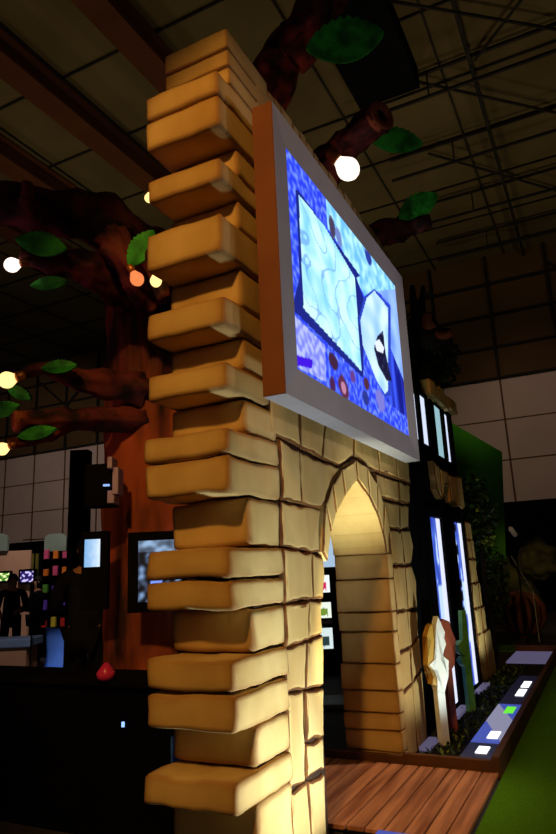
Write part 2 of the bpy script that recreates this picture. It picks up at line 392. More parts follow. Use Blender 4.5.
pg2 = uz([c5(345, 112), c5(375, 82), c5(430, 150), c5(430, 480), c5(418, 492), c5(385, 440), c5(330, 300), c5(320, 200)])
pg2b = uz([c5(335, 105), c5(375, 74), c5(440, 148), c5(442, 500), c5(415, 505), c5(312, 200)])
rgt = uz([c5(430, -10), c5(470, 60), c5(500, 380), c5(515, 560), c5(440, 320), c5(440, 140), c5(385, 80)])
fold = uz([c5(436, 300), c5(505, 470), c5(520, 600), c5(425, 520), c5(440, 480)])
purp = uz([c5(66, 338), c5(130, 355), c5(130, 392), c5(68, 378)])
dark = uz([c5(388, 262), c5(410, 240), c5(420, 330), c5(445, 440), c5(425, 440), c5(392, 380), c5(374, 310)])
head = uz([c5(376, 285), c5(395, 275), c5(415, 310), c5(410, 330), c5(385, 320)])
fab = uz([c5(60, 180), c5(180, 300), c5(185, 445), c5(70, 385)])
spots = [(c5(215, 365), .085, .06, (60, 30, 60)), (c5(255, 470), .10, .09, (90, 40, 70)), (c5(210, 455), .05, .07, (70, 30, 80)), (c5(345, 455), .07, .05, (80, 40, 60)),
         (c5(342, 508), .08, .06, (40, 50, 140)), (c5(290, 425), .06, .05, (100, 60, 140)), (c4(208, 345), .06, .1, (70, 60, 90)), (c4(352, 465), .09, .07, (40, 60, 160)), (c5(400, 520), .12, .1, (120, 120, 210)),
         (c4(235, 385), .07, .08, (110, 130, 200)), (c4(395, 20), .1, .06, (60, 90, 200)), (c5(255, 470), .05, .045, (190, 130, 160))]
spots = [((lambda q: (q.x, q.z))(on(*p, 1, 1.445)), a, c, k) for p, a, c, k in spots]
def mix(a, c, t): return tuple(x+(y-x)*t for x, y in zip(a, c))
def picture(u, z):
    n1 = noise.noise(Vector((u*22, z*22, 0))); n2 = noise.noise(Vector((u*5, z*5, 3))); n3 = noise.noise(Vector((u*11, z*11, 7)))
    c = mix((38, 62, 240), (112, 142, 255), min(1, max(0, .35+n1*1.3)))
    p = (u, z)
    if inside(p, rgt): c = mix((120, 160, 255), (160, 200, 255), .5+n2)
    if inside(p, fab): c = mix((120, 130, 240), (180, 190, 255), min(1, max(0, .5+n1*1.5)))
    if inside(p, top): c = mix((110, 190, 255), (180, 240, 255), min(1, max(0, .5+n3*1.5)))
    if inside(p, fold): c = mix((10, 20, 130), (60, 90, 250), min(1, max(0, .45+1.6*noise.noise(Vector((u*9, z*1.5, 0))))))
    if inside(p, pg1b): c = (22, 34, 130)
    if inside(p, pg1): c = mix((120, 205, 255), (205, 252, 255), min(1, max(0, .72+n2*.9+n3*.35)))
    if inside(p, pg2b) and not inside(p, pg1): c = (40, 66, 190)
    if inside(p, pg2): c = mix((150, 200, 255), (215, 245, 255), min(1, max(0, .6+n2)))
    if inside(p, dark): c = mix((16, 16, 50), (80, 80, 130), max(0, n1))
    if inside(p, head): c = (225, 235, 255)
    if inside(p, pg1) and abs(noise.noise(Vector((u*4, z*6, 12)))) < .04: c = mix(c, (90, 140, 220), .5)
    if inside(p, purp): c = (62, 10, 220)
    for (q, a, h, k) in spots:
        d = ((u-q[0])/a)**2+((z-q[1])/h)**2+n3*.5
        if d < 1: c = mix(k, c, max(0, d-.6)*1.5)
    return c
def paint(name, parent, nx, nz, corner, ex, ez, fn, matr):
    me = bpy.data.meshes.new(name); vs = [corner+ex*(i/nx)+ez*(j/nz) for j in range(nz+1) for i in range(nx+1)]
    me.from_pydata([tuple(v) for v in vs], [], [(j*(nx+1)+i, j*(nx+1)+i+1, (j+1)*(nx+1)+i+1, (j+1)*(nx+1)+i) for j in range(nz) for i in range(nx)])
    a = me.color_attributes.new('pic', 'FLOAT_COLOR', 'POINT')
    for k in range(len(vs)):
        a.data[k].color = (*lin(fn((k % (nx+1))/nx, (k//(nx+1))/nz)), 1)
    me.materials.append(matr)
    o = bpy.data.objects.new(name, me); COL.objects.link(o); o.parent = parent; o.matrix_parent_inverse = parent.matrix_basis.inverted(); return o
SCR = glow_attr('screen_picture', 1.15)
paint('display', S, 250, 155, Vector((x0, 1.447, z0)), Vector((x1-x0, 0, 0)), Vector((0, 0, z1-z0)), lambda s, t: picture(x0+s*(x1-x0), z0+t*(z1-z0)), SCR)

# ================================================================== DECK AND PLANTERS
D = empty('wooden_deck', (4.7, 1.6, 0), 'reddish timber plank deck running through the stone arch', 'deck')
for i in range(14):
    y = .945+i*.118
    part('plank', lambda b: box(b, 4.03+random.uniform(-.015, .015), 5.325, y, y+.106, .018, .045, .004), PLANK, D)
part('joist', lambda b: [box(b, u, u+.06, .96, 2.5, .006, .018) for u in (4.1, 4.65, 5.2)], BLACK, D)
def planter(name, u0, u1, label, left=False):
    P = empty(name, ((u0+u1)/2, 1.3, 0), label, 'planter')
    part('border_board', lambda b: box(b, u0, u1, .93, .985, -.0, .07 if left else .15, .006), BORDER, P)
    if not left: part('border_board', lambda b: box(b, u0, u0+.05, .985, V0-.02, -.0, .12, .006), BORDER, P)
    part('border_board', lambda b: box(b, u1-.05, u1, .985, V0-.04, -.0, .15, .006) if not left else box(b, u1-.02, u1, .99, V0-.04, 0, .04), BORDER if not left else BLACK, P)
    part('soil', lambda b: box(b, u0+.05, u1-.05, .985, V0-.03, 0, .035), SOIL, P)
    return P
P1 = planter('planter_bed', 5.33, 12.15, 'long low brown edged planter bed with lit panels beside the green carpet')
P2 = planter('planter_bed', .9, 3.98, 'low planter bed at the foot of the toothed tower', True)
part('threshold_board', lambda b: box(b, 5.33, 5.38, V0-.02, 2.5, 0, .1, .004), BORDER, P1)
# groundcover
def ground(b):
    for i in range(900):
        u = random.uniform(5.5, 10.5); v = random.uniform(1.27, 1.6); z = .035; an = random.uniform(0, 2*PI); L = random.uniform(.03, .08)
        d = Vector((math.cos(an), math.sin(an), random.uniform(.4, 1.4))).normalized()*L; s = Vector((-math.sin(an), math.cos(an), 0))*L*.25
        p = Vector((u, v, z)); q = [p, p+d*.5+s, p+d, p+d*.5-s]
        f = b.faces.new([b.verts.new(x) for x in q]); f.material_index = 1 if random.random() < .15 else 0
o = part('groundcover', ground, [LEAFD, LEAFY], P1); o['kind'] = 'stuff'
# lit floor panels, each with a bright square lamp in it
SQ = glow('white_square_lamp', (250, 250, 255), 1.6); SQG = glow('green_square_lamp', (110, 240, 60), 1.0)
def panel(ua, ub, va, vb, base, second, sq, label, lampmat=SQ, k=(.5, .5)):
    o = empty('floor_light_panel', ((ua+ub)/2, (va+vb)/2, .035), label, 'light panel', 'lit panels along the planter')
    def f(b): box(b, ua, ub-.012, va, vb, .036, .088, .006)
    part('panel', f, base, o)
    if second:
        def g(b):
            t = [(ua+.01, va+.01), (ub-.02, va+.01), (ub-.02, vb-.01)]
            vs = [b.verts.new((x, y, .0885)) for x, y in t]+[b.verts.new((x, y, .091)) for x, y in t]
            b.faces.new(vs[:3][::-1]); b.faces.new(vs[3:])
            for i in range(3): b.faces.new((vs[i], vs[(i+1) % 3], vs[3+(i+1) % 3], vs[3+i]))
        part('pale_corner', g, second, o)
    if sq:
        cu = ua+(ub-ua)*k[0]; cv = va+(vb-va)*k[1]
        part('square_lamp', lambda b: box(b, cu-sq/2, cu+sq/2, cv-.045, cv+.045, .088, .096, .004), lampmat, o)
    return o
PS_ = glow('painted_lilac_glow', (120, 112, 150), .45); PB = glow('panel_blue', (66, 84, 178), .9); PN = glow('panel_navy', (14, 18, 46), 1); PW = glow('panel_grey_white', (150, 150, 180), .8); PD = glow('panel_dark', (12, 12, 34), 1)
panel(5.42, 5.96, 1.0, 1.26, PN, None, .2, 'navy light panel with white square, nearest the timber deck', k=(.55, .45))
panel(5.96, 6.75, 1.0, 1.26, PB, PW, .24, 'blue and pale grey light panel with white square in the planter', k=(.32, .4))
panel(6.75, 7.55, 1.0, 1.26, PW, PB, .3, 'grey light panel with green square in the planter', SQG, (.62, .4))
panel(7.55, 8.5, 1.0, 1.26, PD, None, .4, 'dark light panel with white square, third from the far end of the planter', k=(.68, .4))
panel(8.5, 9.4, 1.0, 1.26, PD, None, .4, 'dark light panel with white square, second from the far end of the planter', k=(.25, .4))
o = link('floor_slab', (lambda b: (box(b, 10.8, 12.05, 1.0, 1.62, .036, .06), b)[1])(bmesh.new()), PALEG); o.data.materials[0] = PS_; tag(o, 'pale floor slab with added lilac glow at the far end of the long planter', 'slab')  # slab glows in place of light falling on it
# panels under the first planter, at the tower's foot
panel(3.3, 3.93, 1.02, 1.4, PB, None, 0, 'blue grey light panel at the foot of the toothed tower')
panel(2.6, 3.3, 1.02, 1.4, PW, None, 0, 'pale grey light panel in the planter below the tower')
# glowing strips standing in for door light on the facade foot
for k, (ua, ub, lab) in enumerate(((5.75, 6.1, 'pale lilac patch of painted door light at the foot of the right arch pier'), (6.95, 7.5, 'pale lilac patch of painted door light below the nearer blue door'), (8.3, 8.9, 'pale lilac patch of painted door light below the farther blue door'))):
    o = link('door_light_patch', (lambda b: (box(b, ua, ub, 1.56, 1.645, .036, .07, .004), b)[1])(bmesh.new()), PS_); tag(o, lab, 'light panel', 'painted door light along the facade foot')

# ================================================================== HOUSE FACADE (dark, with lit openings)
F = empty('house_facade', (7.6, 1.8, 0), 'dark two storey facade with narrow lit windows right of the arch', 'facade')
def hw(b):
    box(b, 6.32, 9.06, 1.74, 1.95, 0, 3.72)
    for u in (6.75, 7.85, 8.98): box(b, u-.06, u+.06, 1.7, 1.74, 0, 3.7)
part('wall_panel', hw, BLACK, F)
COOL = glow('cool_white_tube', (225, 230, 255), 1.1); CYAN = glow('pale_cyan_pane', (150, 190, 200), 1.0); BLUEG = glow('blue_door_screen', (58, 96, 200), 1.0); LIL = glow('pale_window_strip', (205, 215, 240), 1.2)
def window(u0_, u1_, za, zb, panes):
    w = part('window', lambda b: [box(b, u0_-.05, u0_, 1.71, 1.74, za-.05, zb+.05), box(b, u1_, u1_+.05, 1.69, 1.74, za-.05, zb+.05), box(b, u0_-.05, u1_+.05, 1.69, 1.74, za-.05, za), box(b, u0_-.05, u1_+.05, 1.69, 1.74, zb, zb+.05)], BLACK, F)
    if len(panes) > 1:
        q = part('mullion', lambda b: box(b, 8.36, 8.46, 1.68, 1.74, za, zb), BLACK, F); q.parent = w; q.matrix_parent_inverse = Matrix()
    for a, c, mm in panes:
        p = part('pane', lambda b: box(b, a, c, 1.715, 1.738, za, zb), mm, F); p.parent = w; p.matrix_parent_inverse = Matrix()
window(6.82, 7.08, 2.9, 3.45, [(6.85, 7.05, LIL)])
window(7.3, 7.55, 2.9, 3.5, [(7.33, 7.52, LIL)])
window(8.02, 8.78, 2.86, 3.53, [(8.05, 8.34, CYAN), (8.48, 8.75, LIL)])
for (ua, uc) in ((7.16, 7.6), (8.42, 8.84)):
    d = part('door', lambda b: [box(b, ua-.06, ua, 1.696, 1.74, .04, 2.12), box(b, uc, uc+.07, 1.66, 1.74, .04, 2.12), box(b, ua-.06, uc+.07, 1.66, 1.74, 2.07, 2.14)], BLACK, F)
    half = ua+(uc-ua)*.62
    def img(s, t, ua=ua):
        n = noise.noise(Vector((s*2+ua, t*9, 1)))
        c = mix((40, 60, 170), (92, 130, 230), min(1, max(0, .5+n*1.2)))
        if n > .28 or (.42 < t < .62 and s > .3): c = (190, 215, 250)
        if ua > 8 and s < .45 and noise.noise(Vector((3, t*14, 2))) > .05: c = (14, 16, 40)
        return c
    p = paint('display', F, 12, 60, Vector((ua, 1.70, .08)), Vector((half-ua, 0, 0)), Vector((0, 0, 1.98)), img, SCR)
    p.parent = d; p.matrix_parent_inverse = Matrix()
    q = part('light_tube', lambda b: box(b, half+.015, uc-.01, 1.69, 1.72, .08, 2.06, .006), COOL, F)
    q.parent = d; q.matrix_parent_inverse = Matrix()
def corn(b):
    u = 7.55
    while u < 8.95:
        w = random.uniform(.16, .3); rockbox(b, u, u+w-.01, 1.62, 1.95, 3.60-random.uniform(0, .1), 3.76+random.uniform(-.05, .05), .015, .015, 2); u += w
part('cornice', corn, [STONE, SEAM], F)
part('lintel_stones', stones([[(7.5, 2.4), (7.72, 2.3), (7.74, 2.7), (7.5, 2.74)], [(7.75, 2.3), (7.95, 2.5), (8.2, 2.52), (8.22, 2.66), (7.75, 2.68)], [(8.22, 2.3), (8.5, 2.3), (8.5, 2.66), (8.22, 2.66)], [(8.5, 2.28), (9.05, 2.28), (9.05, 2.7), (8.5, 2.66)]], yf=1.66, amp=.02), [STONE, SEAM], F)
# stone pier past the house
Q = empty('stone_pier', (9.55, 1.75, 0), 'battered tan stone pier beyond the lit blue doors', 'pier')
def pier2(b):
    zz = [0, .62, .95, 1.28, 1.6, 1.86, 2.1]; uu = lambda z: 10.2-.5*z
    for z0, z1 in zip(zz, zz[1:]):
        e = uu((z0+z1)/2)+random.uniform(-.05, .05); s = 9.5+random.uniform(-.05, .05)
        slab(b, [(9.08, z0), (s, z0), (s, z1), (9.08, z1)], 2.0, V0, amp=.015); slab(b, [(s, z0), (uu(z0) if z0 < .5 else e, z0), (e-.03, z1), (s, z1)], 2.0, V0-.01, amp=.015)
part('block_courses', pier2, [STONE, SEAM], Q)

# ================================================================== CARVED POSTS in the planter
def cutout(name, loc, yaw, outline, th, label, cat):
    """wooden cut-out on a post; outline in local x,z"""
    o = empty(name, loc, label, cat, 'carved posts in the planter', yaw)
    M = Matrix.Translation(loc) @ Matrix.Rotation(yaw, 4, 'Z')
    for pn, ol, mt, ya, yb in outline:
        b = bmesh.new(); P = [Vector((x, z)) for x, z in ol]; n = len(P)
        fv = [b.verts.new((p.x, ya, p.y)) for p in P]; bv = [b.verts.new((p.x, yb, p.y)) for p in P]
        b.faces.new(fv); b.faces.new(bv[::-1])
        for k in range(n): b.faces.new((fv[k], bv[k], bv[(k+1) % n], fv[(k+1) % n]))
        bmesh.ops.triangulate(b, faces=[f for f in b.faces if len(f.verts) > 4])
        bmesh.ops.transform(b, matrix=M, verts=b.verts)
        link(pn, b, mt, o)
    return o
PW_ = [(-.035, 0), (.035, 0), (.03, .6), (-.03, .6)]
cut_z = .036
p = on(432, 739, 2, cut_z+.05)
cutout('carved_post', (6.0, 1.5, cut_z), FACE*0.62, [('post', [(-.03, 0), (.05, 0), (.045, .62), (-.03, .62)], WHITEP, -.03, .03),
    ('side_panel', [(-.09, .50), (-.03, .48), (-.03, 1.0), (-.06, .98), (-.1, .9), (-.06, .86), (-.11, .72), (-.12, .66), (-.06, .6)], GOLD, -.05, .02),
    ('head', [(-.05, .45), (.02, .42), (.08, .55), (.1, .68), (.05, .72), (.02, .7), (.09, .82), (.07, .86), (.09, .92), (.03, 1.06), (.0, .98), (-.01, .84), (-.03, .72), (-.11, .66), (-.07, .62), (-.03, .62)], WHITEP, -.06, .01)],
    .06, 'white and ochre jagged carved post in front of the right arch pier', 'carved post')
cutout('carved_post', (6.5, 1.52, cut_z), FACE*0.62, [('post', [(-.035, 0), (.035, 0), (.035, .62), (-.035, .62)], RUST, -.03, .03),
    ('head', [(-.06, .55), (.0, .52), (.06, .58), (.08, .7), (.05, .74), (.1, .8), (.06, .9), (.05, .97), (-.02, 1.0), (-.08, .96), (-.03, .86), (-.06, .8), (-.04, .68)], RUST, -.045, .015)],
    .06, 'red brown carved post with lumpy head beside the white one', 'carved post')
cutout('carved_post', (7.3, 1.5, cut_z), FACE*0.62, [('post', [(-.04, 0), (.04, 0), (.045, 1.02), (-.01, 1.02), (-.04, .6)], GREEN, -.03, .03),
    ('leaf_lobe', [(-.1, .60), (-.04, .56), (.0, .64), (.0, .7), (-.06, .72), (-.12, .68)], GREEN, -.05, .03), ('leaf_lobe', [(-.08, .48), (-.03, .44), (.0, .5), (.0, .56), (-.06, .56), (-.1, .53)], GREEN, -.05, .03)],
    .06, 'green carved stem post with two lobes before the farther blue door', 'carved post')

# ================================================================== TREE behind the wall
T = empty('artificial_tree', (4.4, 3.45, 0), 'huge red brown artificial tree behind the tower with spreading cut limbs', 'tree')
tc = Vector((4.4, 3.45))
def trunk(b):
    pts = [(4.5, 3.42, 0), (4.5, 3.42, .6), (4.5, 3.42, 1.5), (4.48, 3.42, 2.5), (4.47, 3.43, 3.4), (4.45, 3.44, 4.1), (4.45, 3.44, 4.6)]
    P, R = smooth_path(pts, [.5, .45, .42, .41, .4, .4, .32], 6)
    tube(b, P, R, 40, rough=.12, ridge=.09, seed=2.0)
part('trunk', trunk, BARK, T, True)
def limb(pts, rads, hollow=False, seed=1.0, m=BARKL):
    def f(b):
        P, R = smooth_path(pts, rads, 9); R = [r*(1+.14*noise.noise(Vector((i*.45, seed, 2)))) for i, r in enumerate(R)]; rr = tube(b, P, R, 26, rough=.3, ridge=.2, seed=seed)
    o = part('limb', f, m, T, True)
    if hollow:
        e = Vector(pts[-1]); d = (e-Vector(pts[-2])).normalized(); r = rads[-1]
        def g(b):
            lathe(b, e-d*.01, [(r*1.04, -.05), (r*1.1, .03), (r*.95, .045), (r*.5, .03), (r*.42, -.005)], 16, d)
        q = part('cut_end', g, CUT, T, True); q.parent = o; q.matrix_parent_inverse = Matrix()
        q['label'] = 'paler hollow sawn end of the limb'
    return o
top_ = Vector((4.4, 3.46, 4.2))
# left limbs
limb([top_, at(120, 235, 5.1), at(60, 212, 4.9), at(-30, 200, 4.7)], [.32, .2, .17, .16], seed=3.3)
limb([at(130, 290, 5.2), at(92, 270, 4.9), at(55, 262, 4.75), at(20, 252, 4.65)], [.2, .12, .085, .07], seed=5.1)
limb([at(60, 215, 4.9), at(30, 208, 4.6), at(27, 195, 4.55), at(28, 182, 4.5)], [.1, .06, .045, .03], seed=9.1)
limb([at(150, 300, 5.0), at(128, 262, 4.7), at(112, 238, 4.8)], [.12, .1, .12], seed=7.7)
limb([top_, at(150, 255, 4.75), at(165, 300, 4.55)], [.16, .1, .05], seed=1.7)
limb([at(140, 388, 5.35), at(80, 380, 5.0), at(45, 368, 4.85), at(15, 378, 4.75)], [.14, .09, .045, .04], seed=6.1)
limb([at(140, 418, 5.35), at(70, 419, 4.9), at(18, 421, 4.7)], [.11, .085, .075], True, seed=4.4)
limb([at(70, 424, 4.9), at(45, 436, 4.8), at(8, 444, 4.7)], [.06, .05, .035], seed=2.9)
# right limbs over the wall
limb([top_, Vector((4.75, 3.0, 4.7)), at(272, 78, 6.3), at(300, 42, 6.2), at(328, -5, 6.1), at(345, -40, 6.0)], [.3, .26, .22, .2, .19, .17], seed=8.2)
limb([top_, Vector((5.1, 2.95, 4.55)), at(330, 162, 6.9), at(352, 140, 6.7), at(381, 116, 6.35)], [.26, .22, .19, .17, .14], True, seed=5.9)
limb([top_, Vector((5.6, 3.0, 4.4)), at(372, 238, 8.2), at(400, 230, 8.1), at(431, 220, 8.0)], [.22, .2, .16, .14, .07], seed=4.1)
# leaves: foam ovals with notched edge and a midrib
def leaf(x, y, Dp, w, h, tilt, roll=0, n=9, seed=0):
    c = at(x, y, Dp); L = w*Dp/FOC; Hh = h*Dp/FOC
    ex = (RT*math.cos(tilt)-UP*math.sin(tilt)*-1).normalized(); ez = (UP*math.cos(tilt)-RT*math.sin(tilt)).normalized(); ey = ex.cross(ez).normalized()
    q = Matrix.Rotation(roll, 3, ex); ez = q @ ez; ey = q @ ey
    def f(b):
        up, lo = [], []
        N = 28
        for k in range(N+1):
            t = k/N; s = math.sin(PI*t)**.75
            saw = 1+.16*((k % 3)/2-.5)*(1 if .12 < t < .95 else 0)
            up.append((t-.5, .5*s*saw)); lo.append((t-.5, -.5*s*.92))
        th = .035
        mid = [b.verts.new(c+ex*L*(k/N-.5)-ey*(th*1.5*math.sin(PI*k/N))+ez*0) for k in range(N+1)]
        midb = [b.verts.new(c+ex*L*(k/N-.5)+ey*th) for k in range(N+1)]
        U_ = [b.verts.new(c+ex*L*p+ez*Hh*q_-ey*(.0+.012*(k % 3))) for k, (p, q_) in enumerate(up)]; L_ = [b.verts.new(c+ex*L*p+ez*Hh*q_-ey*(.012*(k % 2))) for k, (p, q_) in enumerate(lo)]
        Ub = [b.verts.new(c+ex*L*p+ez*Hh*q_+ey*th*.8) for p, q_ in up]; Lb = [b.verts.new(c+ex*L*p+ez*Hh*q_+ey*th*.8) for p, q_ in lo]
        for k in range(N):
            for A, B in ((U_, mid), (mid, L_), (L_, Lb), (Lb, midb), (midb, Ub), (Ub, U_)):
                try: b.faces.new((A[k], A[k+1], B[k+1], B[k]))
                except ValueError: pass
        bmesh.ops.remove_doubles(b, verts=b.verts, dist=.0005)
    return part('leaf', f, LEAF, T)
leaf(345, 42, 5.9, 80, 46, math.radians(12)); leaf(395, 141, 6.7, 56, 26, math.radians(-8)); leaf(418, 207, 8.0, 46, 26, math.radians(32))
leaf(42, 245, 4.6, 52, 25, math.radians(-10)); leaf(50, 284, 4.75, 38, 14, math.radians(8)); leaf(142, 249, 4.6, 44, 24, math.radians(55))
leaf(60, 367, 4.8, 36, 14, math.radians(5)); leaf(38, 433, 4.7, 40, 14, math.radians(12)); leaf(3, 410, 4.7, 36, 16, math.radians(14)); leaf(20, 393, 4.9, 28, 13, math.radians(-28))
# hanging bulbs
BULB = glow('warm_bulb_glass', (255, 206, 128), 1.9); BULBW = glow('white_bulb_glass', (255, 232, 214), 1.8); BULBO = glow('orange_bulb_glass', (255, 140, 80), 1.0)
def bulb(x, y, Dp, dia, ang, glass, label, watt=2.0):
    c = at(x, y, Dp); r = dia*Dp/FOC/2
    d = (RT*math.cos(ang)+UP*math.sin(ang)).normalized()          # towards the socket
    o = empty('hanging_bulb', c, label, 'light bulb', 'bulbs on the artificial tree')
    part('glass', lambda b: lathe(b, c, [(.0, -r*1.05), (r*.3, -r*1.0), (r*.55, -r*.86), (r*.78, -r*.64), (r*.94, -r*.33), (r, 0), (r*.96, r*.25), (r*.85, r*.5), (r*.55, r*.95), (r*.42, r*1.2)], 30, d), glass, o, True)
    part('socket', lambda b: lathe(b, c+d*r*1.15, [(r*.5, 0), (r*.55, .02), (r*.5, r*.9), (r*.2, r*1.2)], 14, d), BRASS, o, True)
    return o
bulb(12, 265, 4.6, 15, math.radians(10), BULBW, 'white glass bulb on a short socket at the tip of the leftmost limb')
bulb(7, 380, 4.7, 17, math.radians(15), BULB, 'bright warm bulb at the end of the thin middle left limb')
bulb(2, 449, 4.65, 13, math.radians(20), BULB, 'warm bulb under the lowest left limb beside a green leaf')
bulb(149, 198, 4.9, 9, math.radians(80), BULB, 'small warm bulb beside the upper teeth of the tower')
bulb(156, 281, 4.5, 12, math.radians(95), BULB, 'small bright bulb under the purple limb beside the tower')
bulb(137, 279, 4.5, 14, math.radians(120), BULBO, 'dull orange bulb hanging left of the small bright bulb')
bulb(348, 169, 6.3, 23, math.radians(140), BULBW, 'large white bulb shining above the picture screen')

# dark second tree over the house
T2 = empty('artificial_tree', (8.3, 2.9, 0), 'black tree silhouette with forked top rising behind the dark facade', 'tree')
def tr2(b):
    P, R = smooth_path([(8.3, 2.9, 0), (8.3, 2.9, 2.5), (8.25, 2.85, 4.0), at(419, 345, 9), at(419, 315, 9)], [.35, .35, .4, .34, .13], 5); tube(b, P, R, 18, rough=.2, ridge=.1, seed=1.3)
part('trunk', tr2, BARKD, T2, True)
for pts, rads, mm in (([at(419, 322, 9), at(414, 305, 9), at(412, 285, 9)], [.12, .06, .03], BARKD), ([at(420, 322, 9), at(422, 305, 9), at(423, 286, 9)], [.1, .05, .025], BARKD),
                      ([at(418, 350, 9), at(432, 342, 8.8), at(452, 338, 8.7)], [.3, .22, .12], BARKD), ([at(432, 332, 8.8), at(427, 322, 8.7), at(428, 314, 8.7)], [.09, .07, .05], RUST), ([at(432, 334, 8.7), at(442, 336, 8.6), at(452, 333, 8.5)], [.06, .06, .04], RUST)):
    part('limb', lambda b: tube(b, *smooth_path(pts, rads, 4), 12, rough=.2), mm, T2, True)
def leaves(b, n, cx, cy, cz, rx, ry, rz, s=.12, y=.1):
    for i in range(n):
        while True:
            p = Vector((random.uniform(-1, 1), random.uniform(-1, 1), random.uniform(-1, 1)))
            if p.length < 1: break
        p = Vector((cx+p.x*rx, cy+p.y*ry, cz+p.z*rz)); d = Vector((random.gauss(0, 1), random.gauss(0, 1), random.gauss(0, .7))).normalized()*random.uniform(.6, 1.2)*s
        t = d.cross(Vector((random.gauss(0, 1), random.gauss(0, 1), random.gauss(0, 1)))).normalized()*d.length*.35; nrm = d.cross(t).normalized()*s*.12
        vs = [b.verts.new(q) for q in (p, p+d*.5+t+nrm, p+d, p+d*.5-t+nrm)]; mi = 1 if random.random() < y else 0
        f1 = b.faces.new((vs[0], vs[1], vs[2])); f2 = b.faces.new((vs[0], vs[2], vs[3])); f1.material_index = f2.material_index = mi
c = at(436, 362, 8.9)
o = part('foliage', lambda b: leaves(b, 420, c.x, c.y, c.z-.05, .35, .3, .36, .11, .02), [LEAFD, LEAFY], T2); o['kind'] = 'stuff'
# shrub behind the far pier
c = at(480, 520, 11.2)
SH = empty('leafy_shrub', (c.x, c.y, 0), 'dark leafy shrub with yellow green tips behind the far stone pier', 'shrub')
part('stem', lambda b: [tube(b, [(c.x+dx, c.y, 0), (c.x+dx*2, c.y+.05, 1.2), (c.x+dx*3, c.y, c.z)], [.03, .025, .01], 6) for dx in (-.06, .0, .07)], BARKD, SH)
def sh(b):
    leaves(b, 700, c.x, c.y+.05, c.z+.05, .32, .34, .75, .13, .05); d = at(487, 541, 10.9); leaves(b, 40, d.x, d.y, d.z, .1, .1, .12, .09, 1)
    e = at(492, 585, 11.3); leaves(b, 420, e.x, e.y, e.z, .3, .3, .7, .12, .0)
o = part('foliage', sh, [LEAFD, LEAFY], SH); o['kind'] = 'stuff'

# ================================================================== things on and by the trunk (left)
def screen_on(name, x0_, y0_, x1_, y1_, Dp, label, img, bord=(8, 8, 8, 8), th=.07, nx=30, ny=40):
    c, w, h, M = None, None, None, None
    b = bmesh.new(); c, w, h, M = pxbox(b, x0_, y0_, x1_, y1_, Dp, th, .006)
    o = empty(name, c, label, 'screen', None)
    link('casing', b, BLACK, o)
    k = Dp/FOC; l, t, r, bo = (v*k for v in bord)
    e0 = M @ Vector((-w/2+l, -.003, bo)); e1 = M @ Vector((w/2-r, -.003, bo)); e2 = M @ Vector((-w/2+l, -.003, h-t))
    paint('display', o, nx, ny, e0, e1-e0, e2-e0, img, SCR)
    bb = bmesh.new(); box(bb, -.08, .08, th, th+.06, h*.4, h*.6, M=M); link('wall_bracket', bb, BLACK, o)
    return o
def im1(s, t):
    n = noise.noise(Vector((s*6, t*9, 4))); c = mix((10, 14, 22), (120, 150, 190), min(1, max(0, .25+n*1.3)))
    if t > .8: c = mix(c, (150, 180, 215), .6+.4*n)
    if .2 < s < .5 and .25 < t < .75 and noise.noise(Vector((s*9, t*7, 8))) > -.05: c = (8, 10, 16)
    if t < .35 and (s-.42)**2+(t-.3)**2*3 < .02: c = (120, 150, 240)
    return c
screen_on('trunk_screen', 127, 530, 186, 612, 4.55, 'portrait black screen with grey blue picture on the trunk beside the tower', im1, (11, 9, 4, 10))
def im2(s, t): return mix((120, 170, 220), (215, 232, 250), s+.2*noise.noise(Vector((s*4, t*5, 0))))
screen_on('trunk_screen', 80, 530, 107, 610, 4.65, 'narrow black screen with pale blue picture on the trunk left edge', im2, (3, 8, 8, 42), nx=8, ny=20)
c = at(101, 506, 4.75)
SP = empty('speaker_box', c, 'black speaker box with stepped lilac edge high on the trunk', 'speaker')
b = bmesh.new(); pxbox(b, 84, 462, 112, 506, 4.75, .2, .008); link('body', b, BLACK, SP)
b = bmesh.new(); LILAC = mat('lilac_plastic', (176, 156, 206), (160, 140, 190), 3, .5)
pxbox(b, 112, 466, 118, 494, 4.74, .16, .006); pxbox(b, 107, 456, 112, 468, 4.74, .16, .006); pxbox(b, 107, 490, 114, 503, 4.74, .16, .006); link('bezel', b, LILAC, SP)
b = bmesh.new(); pxbox(b, 103, 484, 109, 486, 4.74, .02); link('status_light', b, glow('blue_status', (150, 190, 255), 1), SP)
b = bmesh.new(); pxbox(b, 92, 475, 104, 490, 4.75, .08, back=.2); link('wall_bracket', b, BLACK, SP)
# counter
CT = empty('dark_counter', (3.4, 4.6, 0), 'long dark navy counter left of the toothed tower', 'counter')
part('body', lambda b: box(b, 3.45, 3.8, 2.28, 7.2, 0, .885, .006), NAVY, CT)
part('worktop', lambda b: box(b, 3.4, 3.85, 2.25, 7.2, .885, .92, .006), BLACK, CT)
part('indicator_lamp', lambda b: box(b, 3.437, 3.45, 2.86, 2.875, .645, .675), glow('indicator', (150, 190, 255), 1.5), CT)
b = bmesh.new(); BLUEM = mat('blue_gloss', (70, 120, 255), (60, 110, 240), 3, .4)
BB = empty('waste_bin', (3.25, 2.29, 0), 'slim black bin with blue band between the counter end and the tower', 'bin')
box(b, 3.2, 3.34, 2.25, 2.33, 0, .52, .01); link('body', b, BLACK, BB)
b = bmesh.new(); box(b, 3.2, 3.34, 2.25, 2.33, .52, .68, .01); link('blue_band', b, BLUEM, BB)
